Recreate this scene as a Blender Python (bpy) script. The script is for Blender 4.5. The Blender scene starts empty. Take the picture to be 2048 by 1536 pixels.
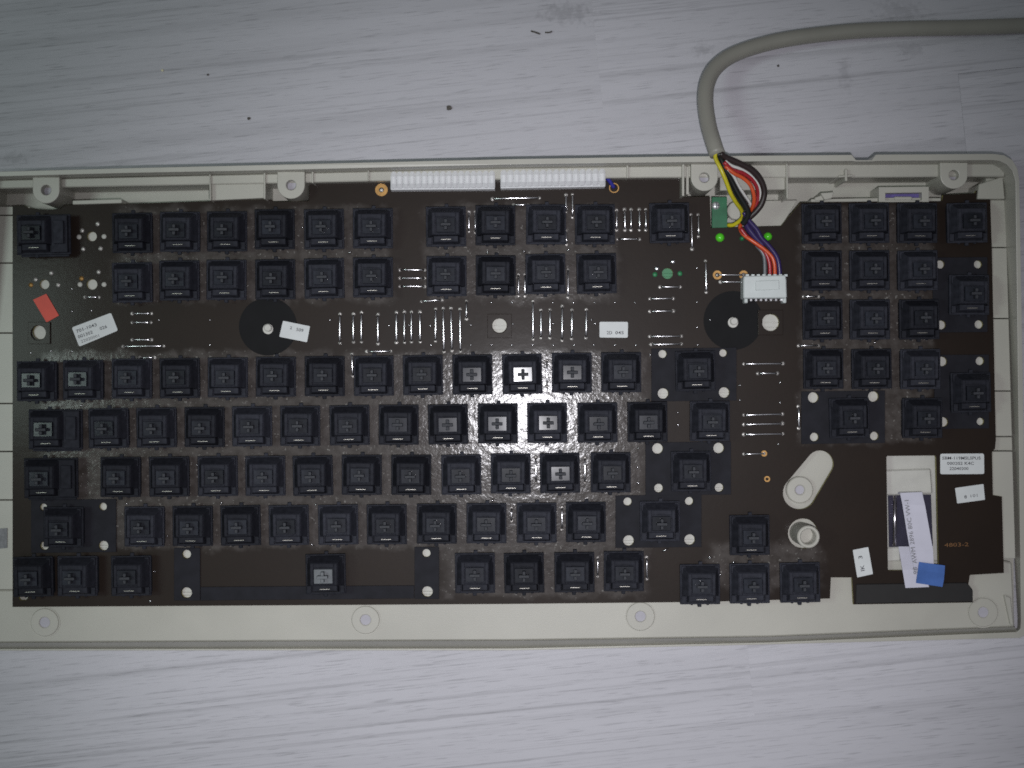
import bpy, bmesh, math, random
from mathutils import Vector, Matrix
random.seed(7)
S = bpy.context.scene
COL = S.collection
R = math.radians

# ------------------------------------------------------------------ camera, world, lamps
F_PX, ZC, ZP = 2942.0, 0.596, 0.016          # focal length in photo pixels, camera height, top of the circuit board
cam = bpy.data.objects.new('camera', bpy.data.cameras.new('camera'))
COL.objects.link(cam)
cam.location = (0, 0, ZC)
cam.data.sensor_width = 36.0
cam.data.lens = 36.0 * F_PX / 2048.0
cam.data.clip_start, cam.data.clip_end = 0.01, 20
cam.data.dof.use_dof = True; cam.data.dof.focus_distance = 0.505; cam.data.dof.aperture_fstop = 21   # the phone focused a little short
S.camera = cam
W = bpy.data.worlds.new('World'); S.world = W; W.use_nodes = True
W.node_tree.nodes['Background'].inputs[0].default_value = (0.90, 0.91, 1.0, 1)
W.node_tree.nodes['Background'].inputs[1].default_value = 0.10
S.view_settings.view_transform = 'Standard'; S.view_settings.look = 'None'
S.view_settings.exposure = 0; S.view_settings.gamma = 1
S.render.resolution_x, S.render.resolution_y = 1024, 768
S.cycles.use_denoising = False

def lamp(name, kind, loc, target, power, color, **kw):
    d = bpy.data.lights.new(name, kind); d.energy = power; d.color = color
    for k, v in kw.items(): setattr(d, k, v)
    o = bpy.data.objects.new(name, d); COL.objects.link(o); o.location = loc
    o.rotation_euler = (Vector(target) - Vector(loc)).to_track_quat('-Z', 'Y').to_euler()
    return o
# the phone's own light beside its lens, a dim room lamp and the window to the left of the board
lamp('phone_light', 'SPOT', (0.011, -0.022, ZC + 0.004), (0.012, -0.058, 0), 8.9, (0.965, 0.955, 1.0),
     spot_size=R(54), spot_blend=1.0, shadow_soft_size=0.0035)
lamp('room_lamp', 'AREA', (-0.35, -0.55, 2.0), (0, 0, 0), 1.4, (0.93, 0.93, 1.0), size=0.9)
lamp('window_light', 'AREA', (-0.56, 0.035, 0.9), (-0.56, 0.035, 0), 1.7, (0.80, 1.0, 0.92), shape='RECTANGLE', size=0.24, size_y=0.17)

# ------------------------------------------------------------------ helpers
def at(px, py, z=ZP):
    """photo pixel (2048 wide) -> the point at height z that it shows"""
    k = (ZC - z) / F_PX
    return Vector(((px - 1024) * k, -(py - 768) * k, z))
def mm(px, z=ZP): return px * (ZC - z) / F_PX

class MB:
    def __init__(s): s.v, s.f, s.m = [], [], []
    def add(s, verts, faces, mi=0):
        n = len(s.v); s.v += [tuple(v) for v in verts]; s.f += [[n + i for i in f] for f in faces]; s.m += [mi] * len(faces); return s
    def prism(s, pts, z0, z1, mi=0):
        """pts: world xy of the outline, any turning sense"""
        n = len(pts)
        a = sum(pts[i][0] * pts[(i + 1) % n][1] - pts[(i + 1) % n][0] * pts[i][1] for i in range(n))
        if a < 0: pts = pts[::-1]
        z1s = z1 if isinstance(z1, (list, tuple)) else [z1] * n
        v = [(p[0], p[1], z0) for p in pts] + [(p[0], p[1], z1s[i]) for i, p in enumerate(pts)]
        f = [list(range(n))[::-1], list(range(n, 2 * n))] + [[i, (i + 1) % n, n + (i + 1) % n, n + i] for i in range(n)]
        return s.add(v, f, mi)
    def pp(s, pix, z1, z0, mi=0):
        return s.prism([at(x, y, z1).xy for x, y in pix], z0, z1, mi)
    def box(s, x0, x1, y0, y1, z0, z1, mi=0):
        return s.prism([(x0, y0), (x1, y0), (x1, y1), (x0, y1)], z0, z1, mi)
    def frustum(s, lo, z0, hi, z1, mi=0):
        a, b = [(lo[0], lo[2]), (lo[1], lo[2]), (lo[1], lo[3]), (lo[0], lo[3])], [(hi[0], hi[2]), (hi[1], hi[2]), (hi[1], hi[3]), (hi[0], hi[3])]
        v = [(p[0], p[1], z0) for p in a] + [(p[0], p[1], z1) for p in b]
        return s.add(v, [[3, 2, 1, 0], [4, 5, 6, 7]] + [[i, (i + 1) % 4, 4 + (i + 1) % 4, 4 + i] for i in range(4)], mi)
    def disc(s, c, r, z0, z1, n=20, mi=0, r1=None):
        r1 = r if r1 is None else r1
        v = [(c[0] + rr * math.cos(2 * math.pi * i / n), c[1] + rr * math.sin(2 * math.pi * i / n), z) for rr, z in ((r, z0), (r1, z1)) for i in range(n)]
        return s.add(v, [list(range(n))[::-1], list(range(n, 2 * n))] + [[i, (i + 1) % n, n + (i + 1) % n, n + i] for i in range(n)], mi)
    def ring(s, c, ro, ri, z0, z1, n=24, mi=0):
        v = []
        for rr, z in ((ro, z0), (ro, z1), (ri, z1), (ri, z0)):
            v += [(c[0] + rr * math.cos(2 * math.pi * i / n), c[1] + rr * math.sin(2 * math.pi * i / n), z) for i in range(n)]
        f = []
        for k in range(4):
            k2 = (k + 1) % 4
            f += [[k * n + i, k * n + (i + 1) % n, k2 * n + (i + 1) % n, k2 * n + i] for i in range(n)]
        return s.add(v, f, mi)
    def dome(s, c, r, z0, h, n=10, mi=0):
        v = [(c[0] + r * math.cos(t) * math.cos(2 * math.pi * i / n), c[1] + r * math.cos(t) * math.sin(2 * math.pi * i / n), z0 + h * math.sin(t))
             for t in (0, 0.5, 1.0) for i in range(n)] + [(c[0], c[1], z0 + h)]
        f = [[k * n + i, k * n + (i + 1) % n, (k + 1) * n + (i + 1) % n, (k + 1) * n + i] for k in (0, 1) for i in range(n)]
        f += [[2 * n + i, 2 * n + (i + 1) % n, 3 * n] for i in range(n)]
        return s.add(v, f, mi)
    def tube(s, pts, r, n=10, mi=0, smooth=0):
        pts = [Vector(p) for p in pts]
        if smooth:
            out = []
            P = [pts[0] * 2 - pts[1]] + pts + [pts[-1] * 2 - pts[-2]]
            for i in range(1, len(P) - 2):
                for k in range(smooth):
                    t = k / smooth
                    a, b, c, d = P[i - 1:i + 3]
                    out.append(0.5 * ((2 * b) + (c - a) * t + (2 * a - 5 * b + 4 * c - d) * t * t + (3 * b - a - 3 * c + d) * t ** 3))
            pts = out + [pts[-1]]
        v, prev = [], None
        for i, p in enumerate(pts):
            d = (pts[min(i + 1, len(pts) - 1)] - pts[max(i - 1, 0)]).normalized()
            u = (prev - d * prev.dot(d)) if prev else d.cross(Vector((0, 0, 1)) if abs(d.z) < .9 else Vector((1, 0, 0)))
            u.normalize(); prev = u; w = d.cross(u)
            rr = r[i] if isinstance(r, list) else r
            v += [p + (u * math.cos(2 * math.pi * k / n) + w * math.sin(2 * math.pi * k / n)) * rr for k in range(n)]
        L = len(pts)
        f = [[i * n + k, i * n + (k + 1) % n, (i + 1) * n + (k + 1) % n, (i + 1) * n + k] for i in range(L - 1) for k in range(n)]
        return s.add(v, f + [list(range(n))[::-1], list(range((L - 1) * n, L * n))], mi)
    def mesh(s, name, mats, bevel=0, smooth=False, origin=None, segs=1):
        me = bpy.data.meshes.new(name)
        o = Vector(origin) if origin is not None else Vector((0, 0, 0))
        me.from_pydata([tuple(Vector(v) - o) for v in s.v], [], s.f)
        for i, p in enumerate(me.polygons): p.material_index = s.m[i]
        for m in mats: me.materials.append(m)
        bm = bmesh.new(); bm.from_mesh(me)
        bmesh.ops.recalc_face_normals(bm, faces=bm.faces)
        if bevel:
            es = [e for e in bm.edges if len(e.link_faces) == 2 and e.calc_face_angle(0) > 0.5]
            bmesh.ops.bevel(bm, geom=es, offset=bevel, segments=segs, affect='EDGES', clamp_overlap=True, profile=0.6)
        if smooth:
            for f in bm.faces: f.smooth = True
        bm.to_mesh(me); bm.free()
        return me
    def base(s):
        xs, ys, zs = zip(*s.v)
        return Vector(((min(xs) + max(xs)) / 2, (min(ys) + max(ys)) / 2, min(zs)))

WLOC = {}
def link(name, data, parent=None, wloc=(0, 0, 0)):
    o = bpy.data.objects.new(name, data); COL.objects.link(o)
    wloc = Vector(wloc)
    if parent is not None:
        o.parent = parent; o.location = wloc - WLOC[parent.name]
    else: o.location = wloc
    WLOC[o.name] = wloc
    return o
def put(name, mb, mats, parent=None, bevel=0, smooth=False, segs=1):
    """one mesh object from a builder, its origin at the middle of its base"""
    if not isinstance(mats, (list, tuple)): mats = [mats]
    b = mb.base()
    return link(name, mb.mesh(name, mats, bevel, smooth, b, segs), parent, b)
def clone(o, parent, wloc, rz=None):
    c = o.copy(); COL.objects.link(c)
    wloc = Vector(wloc)
    c.parent = parent; c.location = wloc - WLOC[parent.name]
    if rz is not None: c.rotation_euler.z = rz
    WLOC[c.name] = wloc
    return c
def thing(name, label, cat, wloc, group=None):
    o = link(name, None, None, wloc); o.empty_display_size = 0.01
    o['label'] = label; o['category'] = cat
    if group: o['group'] = group
    return o
def filled(name, mats, outer, holes, z0, z1, parent, bevel=0.0):
    """flat sheet with real holes (2D curve fill); outer and holes are world xy lists"""
    cu = bpy.data.curves.new(name, 'CURVE'); cu.dimensions = '2D'; cu.fill_mode = 'BOTH'
    cx = sum(p[0] for p in outer) / len(outer); cy = sum(p[1] for p in outer) / len(outer)
    K = 1000.0
    cu.extrude = (z1 - z0) / 2 * K - bevel * K; cu.bevel_depth = bevel * K; cu.offset = -bevel * K; cu.bevel_resolution = 1
    for ring in [outer] + holes:
        sp = cu.splines.new('POLY'); sp.points.add(len(ring) - 1); sp.use_cyclic_u = True
        for q, p in zip(sp.points, ring): q.co = ((p[0] - cx) * K, (p[1] - cy) * K, 0, 1)
    t = bpy.data.objects.new('tmp', cu)
    me = bpy.data.meshes.new_from_object(t)
    bpy.data.objects.remove(t); bpy.data.curves.remove(cu)
    me.name = name; me.transform(Matrix.Scale(1 / K, 4)); me.transform(Matrix.Translation((0, 0, (z1 - z0) / 2)))
    me.materials.clear()
    for m in mats: me.materials.append(m)
    for p in me.polygons: p.use_smooth = False; p.material_index = 0 if (abs(p.normal.z) > .5 or len(mats) < 2) else 1
    return link(name, me, parent, (cx, cy, z0))
def circ(px, py, r, z=ZP, n=24):
    c, rr = at(px, py, z), mm(r, z)
    return [(c.x + rr * math.cos(2 * math.pi * i / n), c.y + rr * math.sin(2 * math.pi * i / n)) for i in range(n)]
def writing(body, px, py, height, ang, z, mat, parent, width=None, name='print', bold=0.0):
    """lettering whose left end of the base line lies at the pixel; height and width in pixels"""
    cu = bpy.data.curves.new(name, 'FONT'); cu.body = body; cu.size = 1.0; cu.offset = bold
    cu.resolution_u = 2
    t = bpy.data.objects.new('tmp', cu); me = bpy.data.meshes.new_from_object(t)
    bpy.data.objects.remove(t); bpy.data.curves.remove(cu)
    xs = [v.co.x for v in me.vertices]; ys = [v.co.y for v in me.vertices]
    sy = mm(height, z) / 0.72; sx = mm(width, z) / (max(xs) - min(xs)) if width else sy
    me.transform(Matrix.Translation((-min(xs), 0, 0)))
    me.transform(Matrix.Rotation(ang, 4, 'Z') @ Matrix.Diagonal((sx, sy, 1, 1)))
    me.materials.clear(); me.materials.append(mat); me.name = name
    return link(name, me, parent, at(px, py, z))

# ------------------------------------------------------------------ materials
def mat(name, color, rough=0.5, metal=0.0, spec=0.5, noise=None, bump=None, sss=0.0, vary=0.0, coat=None):
    m = bpy.data.materials.new(name); m.use_nodes = True
    nt = m.node_tree; b = nt.nodes['Principled BSDF']
    b.inputs['Base Color'].default_value = (*color, 1); b.inputs['Roughness'].default_value = rough
    b.inputs['Metallic'].default_value = metal; b.inputs['Specular IOR Level'].default_value = spec
    if coat: b.inputs['Coat Weight'].default_value, b.inputs['Coat Roughness'].default_value = coat
    if sss: b.inputs['Subsurface Weight'].default_value = sss; b.inputs['Subsurface Radius'].default_value = (.002, .002, .002)
    tc = nt.nodes.new('ShaderNodeTexCoord')
    if noise:
        n = nt.nodes.new('ShaderNodeTexNoise'); n.inputs['Scale'].default_value = noise[0]; n.inputs['Detail'].default_value = 5
        nt.links.new(tc.outputs['Object'], n.inputs['Vector'])
        mr = nt.nodes.new('ShaderNodeMapRange'); mr.inputs[1].default_value = .3; mr.inputs[2].default_value = .7
        mr.inputs[3].default_value = 1 - noise[1]; mr.inputs[4].default_value = 1 + noise[1]
        nt.links.new(n.outputs['Fac'], mr.inputs[0])
        mx = nt.nodes.new('ShaderNodeVectorMath'); mx.operation = 'SCALE'; mx.inputs[0].default_value = color
        last = mr.outputs[0]
        if vary:
            oi = nt.nodes.new('ShaderNodeObjectInfo')
            m2 = nt.nodes.new('ShaderNodeMapRange'); m2.inputs[3].default_value = 1 - vary; m2.inputs[4].default_value = 1 + vary
            nt.links.new(oi.outputs['Random'], m2.inputs[0])
            mu = nt.nodes.new('ShaderNodeMath'); mu.operation = 'MULTIPLY'
            nt.links.new(last, mu.inputs[0]); nt.links.new(m2.outputs[0], mu.inputs[1]); last = mu.outputs[0]
        nt.links.new(last, mx.inputs['Scale']); nt.links.new(mx.outputs[0], b.inputs['Base Color'])
    if bump:
        n2 = nt.nodes.new('ShaderNodeTexNoise'); n2.inputs['Scale'].default_value = bump[0]; n2.inputs['Detail'].default_value = 3
        geo = nt.nodes.new('ShaderNodeNewGeometry'); nt.links.new(geo.outputs['Position'], n2.inputs['Vector'])
        bp = nt.nodes.new('ShaderNodeBump'); bp.inputs['Strength'].default_value = bump[1]; bp.inputs['Distance'].default_value = bump[2]
        nt.links.new(n2.outputs['Fac'], bp.inputs['Height']); nt.links.new(bp.outputs[0], b.inputs['Normal'])
    return m

M = {}
M['case'] = mat('beige_case_plastic', (.448, .434, .384), .38, noise=(30, .07), bump=(2600, .12, .0002))
M['case_hole'] = mat('screw_hole_plastic', (.42, .405, .45), .6, noise=(200, .05))
M['switch'] = mat('black_switch_plastic', (.0255, .0265, .0345), .62, noise=(500, .25), bump=(1500, .15, .0003), vary=.3, spec=.08)
M['cross'] = mat('worn_stem_cross', (.024, .026, .033), .65, noise=(900, .3), bump=(2500, .5, .0003))
M['stem'] = mat('black_stem_plastic', (.018, .020, .027), .5, noise=(500, .25), bump=(420, .30, .0003), vary=.3, spec=.08, coat=(.20, .14))
M['grey_stem'] = mat('grey_stem_plastic', (.115, .125, .135), .55, noise=(400, .12))
M['metal'] = mat('tinned_wire', (.82, .82, .84), .24, 1.0, noise=(900, .06))
M['contact'] = mat('contact_leaf', (.55, .53, .48), .45, 1.0, noise=(900, .06))
M['solder'] = mat('solder_joint', (.42, .40, .38), .35, .7, noise=(1500, .3), bump=(3000, .5, .0003))
M['screw'] = mat('bright_screw', (.93, .93, .95), .5, .9, noise=(900, .06))
M['copper'] = mat('copper_ring', (.34, .19, .06), .45, .6, noise=(900, .2))
M['board_edge'] = mat('board_cut_edge', (.30, .27, .10), .7, noise=(400, .2))
M['plate'] = mat('black_stabilizer_plate', (.0150, .0150, .0200), .65, noise=(200, .2), bump=(1800, .12, .0002), spec=.15)
M['disc'] = mat('black_felt_disc', (.0055, .0055, .0065), .7, noise=(120, .2), spec=.2)
M['peg'] = mat('white_peg_plastic', (.52, .51, .47), .5, noise=(200, .06))
M['green_peg'] = mat('green_peg_plastic', (.02, .19, .07), .45, noise=(200, .15))
M['green_board'] = mat('green_solder_mask', (.012, .12, .05), .35, noise=(250, .2))
M['led'] = mat('green_lens', (.10, .62, .03), .2, noise=(300, .1))
M['paper'] = mat('white_sticker_paper', (.62, .64, .64), .6, noise=(150, .04))
M['red_paper'] = mat('red_sticker_paper', (.62, .06, .035), .5, noise=(150, .08))
M['ink'] = mat('black_ink', (.05, .05, .06), .6, noise=(900, .2))
M['grey_ink'] = mat('grey_ink', (.20, .20, .21), .6, noise=(900, .2))
M['copper_ink'] = mat('copper_lettering', (.17, .075, .02), .5, noise=(900, .2))
M['white_plastic'] = mat('white_ribbed_plastic', (.72, .72, .74), .42, noise=(200, .04), bump=(2500, .15, .0002))
M['connector'] = mat('white_connector_nylon', (.56, .60, .59), .42, noise=(200, .05))
M['sheath'] = mat('grey_cable_sheath', (.285, .275, .240), .42, noise=(60, .06), bump=(1500, .1, .0003))
for k, c in dict(yellow=(.52, .46, .02), black=(.012, .014, .014), brown=(.030, .020, .020), white=(.60, .60, .58), red=(.34, .02, .03), orange=(.60, .085, .025), violet=(.035, .022, .10), grey=(.14, .15, .16), blue=(.04, .04, .30)).items():
    M[k + '_wire'] = mat(k + '_wire_insulation', c, .32, noise=(200, .1))
M['flex'] = mat('white_flat_flex', (.60, .59, .68), .35, noise=(120, .05))
M['flex_tab'] = mat('blue_flex_tab', (.08, .17, .47), .42, noise=(120, .15))
M['sensor'] = mat('dark_purple_metal', (.045, .042, .07), .3, .3, noise=(120, .2))
M['chrome'] = mat('chrome_rod', (.7, .66, .7), .25, 1.0, noise=(600, .2))
M['violet_plastic'] = mat('violet_clip_plastic', (.12, .09, .30), .5, noise=(200, .1))
M['connector_bar'] = mat('black_connector_bar', (.007, .006, .006), .65, noise=(200, .2))
M['crumb'] = mat('crumb', (.10, .09, .08), .9, noise=(2000, .4))
M['pale_crumb'] = mat('pale_crumb', (.85, .80, .55), .6, noise=(2000, .2))

def board_material():
    m = bpy.data.materials.new('brown_circuit_board'); m.use_nodes = True
    nt = m.node_tree; N = nt.nodes; L = nt.links; b = N['Principled BSDF']
    g = N.new('ShaderNodeNewGeometry')
    sx = N.new('ShaderNodeSeparateXYZ'); L.new(g.outputs['Position'], sx.inputs[0])
    def noise(scale, det=4):
        n = N.new('ShaderNodeTexNoise'); n.inputs['Scale'].default_value = scale; n.inputs['Detail'].default_value = det
        L.new(g.outputs['Position'], n.inputs['Vector']); return n.outputs['Fac']
    def math_(op, a, c):
        n = N.new('ShaderNodeMath'); n.operation = op; n.use_clamp = False
        for i, q in enumerate((a, c)):
            if isinstance(q, (int, float)): n.inputs[i].default_value = q
            else: L.new(q, n.inputs[i])
        return n.outputs[0]
    def step(v, e, w, up=True):
        n = N.new('ShaderNodeMapRange'); n.interpolation_type = 'SMOOTHSTEP'
        n.inputs[1].default_value, n.inputs[2].default_value = e - w, e + w
        n.inputs[3].default_value, n.inputs[4].default_value = (0, 1) if up else (1, 0)
        L.new(v, n.inputs[0]); return n.outputs[0]
    # dust that gathered between the rows of switches: ragged patches at fixed places on the board
    wob = math_('MULTIPLY', math_('SUBTRACT', noise(140, 3), .5), .010)
    X, Y = math_('ADD', sx.outputs[0], wob), math_('ADD', sx.outputs[1], wob)
    total = None
    for (x0, y0, x1, y1) in ((232, 418, 784, 604), (855, 412, 1232, 600), (90, 706, 1290, 1096), (890, 1085, 1290, 1192), (1605, 415, 1860, 885), (1420, 1085, 1640, 1180)):
        a, c = at(x0, y1), at(x1, y0)
        q = math_('MULTIPLY', math_('MULTIPLY', step(X, a.x, .003), step(X, c.x, .003, False)), math_('MULTIPLY', step(Y, a.y, .002), step(Y, c.y, .002, False)))
        total = q if total is None else math_('MAXIMUM', total, q)
    grain = noise(1500, 5)
    patch = N.new('ShaderNodeMapRange'); patch.inputs[1].default_value = .38; patch.inputs[2].default_value = .62; L.new(noise(300, 6), patch.inputs[0])
    dust = math_('MULTIPLY', total, math_('ADD', .45, math_('MULTIPLY', patch.outputs[0], .55)))
    speck = N.new('ShaderNodeMapRange'); speck.inputs[1].default_value = .66; speck.inputs[2].default_value = .72; L.new(noise(900, 2), speck.inputs[0])
    mottle = N.new('ShaderNodeMix'); mottle.data_type = 'RGBA'
    mottle.inputs[6].default_value = (.0130, .0082, .0058, 1); mottle.inputs[7].default_value = (.0215, .0130, .0088, 1); L.new(noise(45, 4), mottle.inputs[0])
    mix = N.new('ShaderNodeMix'); mix.data_type = 'RGBA'; mix.inputs[7].default_value = (.100, .088, .082, 1)
    L.new(math_('MULTIPLY', dust, .62), mix.inputs[0]); L.new(mottle.outputs[2], mix.inputs[6])
    mix2 = N.new('ShaderNodeMix'); mix2.data_type = 'RGBA'; mix2.inputs[7].default_value = (.32, .31, .29, 1)
    L.new(math_('MULTIPLY', math_('MULTIPLY', speck.outputs[0], total), .5), mix2.inputs[0]); L.new(mix.outputs[2], mix2.inputs[6])
    L.new(mix2.outputs[2], b.inputs['Base Color'])
    L.new(math_('ADD', .48, math_('MULTIPLY', dust, .05)), b.inputs['Roughness'])
    L.new(math_('ADD', .08, math_('MULTIPLY', total, .19)), b.inputs['Coat Weight']); b.inputs['Coat Roughness'].default_value = .145
    b.inputs['Specular IOR Level'].default_value = .14
    bp = N.new('ShaderNodeBump'); bp.inputs['Distance'].default_value = .00022
    L.new(math_('ADD', .04, math_('MULTIPLY', total, .17)), bp.inputs['Strength'])
    L.new(math_('ADD', math_('MULTIPLY', grain, .45), math_('MULTIPLY', noise(430, 4), 1.8)), bp.inputs['Height'])
    L.new(bp.outputs[0], b.inputs['Normal']); L.new(bp.outputs[0], b.inputs['Coat Normal'])
    return m
M['board'] = board_material()

def floor_material():
    m = bpy.data.materials.new('whitewashed_laminate'); m.use_nodes = True
    nt = m.node_tree; N = nt.nodes; L = nt.links; b = N['Principled BSDF']
    tc = N.new('ShaderNodeTexCoord'); oi = N.new('ShaderNodeObjectInfo'); g = N.new('ShaderNodeNewGeometry')
    off = N.new('ShaderNodeVectorMath'); off.operation = 'SCALE'; off.inputs[0].default_value = (3.1, 5.7, 9.0); L.new(oi.outputs['Random'], off.inputs['Scale'])
    add = N.new('ShaderNodeVectorMath'); L.new(tc.outputs['Object'], add.inputs[0]); L.new(off.outputs[0], add.inputs[1])
    def noise(sc, det=4, dist=0.0):
        mp = N.new('ShaderNodeVectorMath'); mp.operation = 'MULTIPLY'; mp.inputs[1].default_value = sc; L.new(add.outputs[0], mp.inputs[0])
        n = N.new('ShaderNodeTexNoise'); n.inputs['Scale'].default_value = 1; n.inputs['Detail'].default_value = det; n.inputs['Distortion'].default_value = dist
        L.new(mp.outputs[0], n.inputs['Vector']); return n.outputs['Fac']
    def rng(v, a, c, lo, hi):
        n = N.new('ShaderNodeMapRange'); n.inputs[1].default_value, n.inputs[2].default_value, n.inputs[3].default_value, n.inputs[4].default_value = a, c, lo, hi
        L.new(v, n.inputs[0]); return n.outputs[0]
    def mul(a, c):
        n = N.new('ShaderNodeMath'); n.operation = 'MULTIPLY'; L.new(a, n.inputs[0])
        if isinstance(c, float): n.inputs[1].default_value = c
        else: L.new(c, n.inputs[1])
        return n.outputs[0]
    bands = rng(noise((3.0, 170, 1), 5, .5), .52, .70, 1.0, .87)        # broad soft grain figures
    lines = rng(noise((4.2, 620, 1), 4, .5), .56, .70, 1.0, .80)         # thin dark growth lines
    pores = rng(noise((85, 1900, 1), 2), .58, .70, 1.0, .76)           # short dark dashes
    pale = rng(noise((8, 40, 1), 3), .3, .7, .95, 1.05)
    tone = rng(oi.outputs['Random'], 0, 1, .985, 1.015)
    v = mul(mul(mul(mul(bands, lines), pores), pale), tone)
    # dirt marks at fixed places on the floor
    for (x, y, rx, ry, dark) in ((1135, 27, 62, 24, .80), (1405, 98, 26, 15, .80), (1800, 22, 55, 24, .85), (1820, 100, 26, 16, .84), (1690, 150, 16, 36, .85), (25, 318, 32, 16, .82), (330, 285, 60, 30, 1.0)):
        c = at(x, y, 0)
        d = N.new('ShaderNodeVectorMath'); d.operation = 'SUBTRACT'; L.new(g.outputs['Position'], d.inputs[0]); d.inputs[1].default_value = c
        s = N.new('ShaderNodeVectorMath'); s.operation = 'MULTIPLY'; s.inputs[1].default_value = (1 / mm(rx, 0), 1 / mm(ry, 0), 0); L.new(d.outputs[0], s.inputs[0])
        ln = N.new('ShaderNodeVectorMath'); ln.operation = 'LENGTH'; L.new(s.outputs[0], ln.inputs[0])
        nz = N.new('ShaderNodeTexNoise'); nz.inputs['Scale'].default_value = 420; nz.inputs['Detail'].default_value = 4; L.new(g.outputs['Position'], nz.inputs['Vector'])
        sm = N.new('ShaderNodeMath'); sm.operation = 'MULTIPLY_ADD'; L.new(nz.outputs['Fac'], sm.inputs[0]); sm.inputs[1].default_value = 3.0; L.new(ln.outputs['Value'], sm.inputs[2])
        v = mul(v, rng(sm.outputs[0], 1.75, 2.5, dark, 1.0))
    cl = N.new('ShaderNodeVectorMath'); cl.operation = 'SCALE'; cl.inputs[0].default_value = (.525, .515, .552); L.new(v, cl.inputs['Scale'])
    L.new(cl.outputs[0], b.inputs['Base Color'])
    b.inputs['Roughness'].default_value = .55; b.inputs['Specular IOR Level'].default_value = .35
    bp = N.new('ShaderNodeBump'); bp.inputs['Strength'].default_value = .25; bp.inputs['Distance'].default_value = .0002
    L.new(v, bp.inputs['Height']); L.new(bp.outputs[0], b.inputs['Normal'])
    return m
M['floor'] = floor_material()

# ------------------------------------------------------------------ floor: laminate planks
fl = put('floor', MB().box(-.75, .75, -.6, .6, -.016, -.0095), M['floor']); fl['kind'] = 'structure'
TH = R(6.1); D1 = Vector((math.cos(TH), math.sin(TH))); D2 = Vector((-math.sin(TH), math.cos(TH)))
o1 = at(1190, 225, 0).xy
WID = mm(310 * math.cos(TH), 0)
joints = {-1: at(1925, 230, 0).xy, 0: at(1190, 70, 0).xy, -4: at(1505, 1390, 0).xy, -5: at(2400, 1520, 0).xy}
for k in range(-9, 8):
    ref = (joints[k] - o1).dot(D1) if k in joints else random.uniform(-.3, .3)
    t = ref - 2 * .42
    while t < ref + .84:
        t1 = t + .42
        if (k in joints) or True:
            mid = o1 + D1 * (t + t1) / 2 + D2 * (k + .5) * WID
            if abs(mid.x) < .72 and abs(mid.y) < .52:
                g = .00009 if k == -1 and abs(t - ref) < .01 else .000003
                bev = .00008 if g > .00005 else 0
                me = MB().box(-(t1 - t) / 2 + g, (t1 - t) / 2 - g, -WID / 2 + g, WID / 2 - g, -.0095, 0).mesh('plank', [M['floor']], bev)
                p = link('plank', me, fl, (mid.x, mid.y, 0)); p.rotation_euler.z = TH
        t = t1

# crumbs and specks lying on the floor
def crumb(px, py, r, label, m, seed):
    rnd = random.Random(seed); b = MB()
    c = at(px, py, 0)
    bm = bmesh.new(); bmesh.ops.create_icosphere(bm, subdivisions=2, radius=mm(r, 0))
    for v in bm.verts: v.co *= rnd.uniform(.7, 1.25); v.co.z = v.co.z * .6
    zmin = min(v.co.z for v in bm.verts)
    for v in bm.verts: v.co.z -= zmin
    me = bpy.data.meshes.new('crumb'); bm.to_mesh(me); bm.free(); me.materials.append(m)
    o = link('crumb', me, None, c); o['label'] = label; o['category'] = 'crumb'; o['group'] = 'crumbs on the floor'
crumb(898, 216, 5.5, 'largest brown-grey crumb on the floor, above the middle of the keyboard', M['crumb'], 1)
crumb(325, 141, 2.6, 'tiny pale yellow speck shining on the floor above the left end', M['pale_crumb'], 2)
crumb(416, 150, 2.2, 'tiny dark speck on the floor just right of the pale yellow one', M['crumb'], 3)
crumb(498, 237, 3.2, 'small dark speck on the floor above the rear screw post', M['crumb'], 4)
crumb(1556, 132, 2.4, 'tiny dark speck on the floor inside the bend of the grey cable', M['crumb'], 5)
fb = MB().tube([at(1062, 62, .0008), at(1069, 64, .0010), at(1080, 68, .0006)], .00035, 6)
fo = put('fibre', fb, M['crumb']); fo['label'] = 'dark bent fibre on the floor below the brown dirt smudge'; fo['category'] = 'fibre'
fb = MB().tube([at(1090, 65, .0007), at(1098, 65, .0009), at(1104, 63, .0006)], .0003, 6)
fo = put('fibre', fb, M['crumb']); fo['label'] = 'shorter dark fibre beside the bent one on the floor'; fo['category'] = 'fibre'

# ------------------------------------------------------------------ keyboard case (bottom shell)
ZR, ZL, ZF, ZS = .030, .021, .0062, .012      # rear rim, rear ledge, front rim, front shelf
case = thing('keyboard_case', 'open beige plastic bottom shell of a keyboard lying on the pale wood floor', 'keyboard case', at(1000, 800, 0))
def rimz(y): return ZR + (ZF - ZR) * min(1, max(0, (y - 330) / (1290 - 330.)))
outer = [(-40, 344), (0, 343), (260, 336), (520, 330), (1020, 318), (1300, 313.5), (1528, 311), (1704, 309.5), (1712, 320), (1744, 320), (1752, 309), (1985, 307.5),
         (2008, 310), (2025, 320), (2035, 337), (2039, 360), (2042, 520), (2048, 900), (2052, 1255), (2050, 1270), (2041, 1276),
         (1536, 1289), (1024, 1301), (520, 1301), (0, 1301.5), (-44, 1301.5)]
inner = [(-30, 356), (0, 353), (260, 346), (520, 341), (1020, 329), (1300, 325), (1528, 322.5), (1706, 322), (1712, 323), (1744, 323), (1751, 322), (1985, 320),
         (2000, 322), (2014, 329), (2025, 342), (2031, 362), (2033, 520), (2038, 900), (2042, 1240), (2041, 1258), (2034, 1264),
         (1536, 1285), (1024, 1297), (520, 1297.5), (0, 1298), (-34, 1298)]
w = MB(); n = len(outer)
ow = [at(x, y, rimz(y)) for x, y in outer]; iw = [at(x, y, rimz(y)) for x, y in inner]
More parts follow.
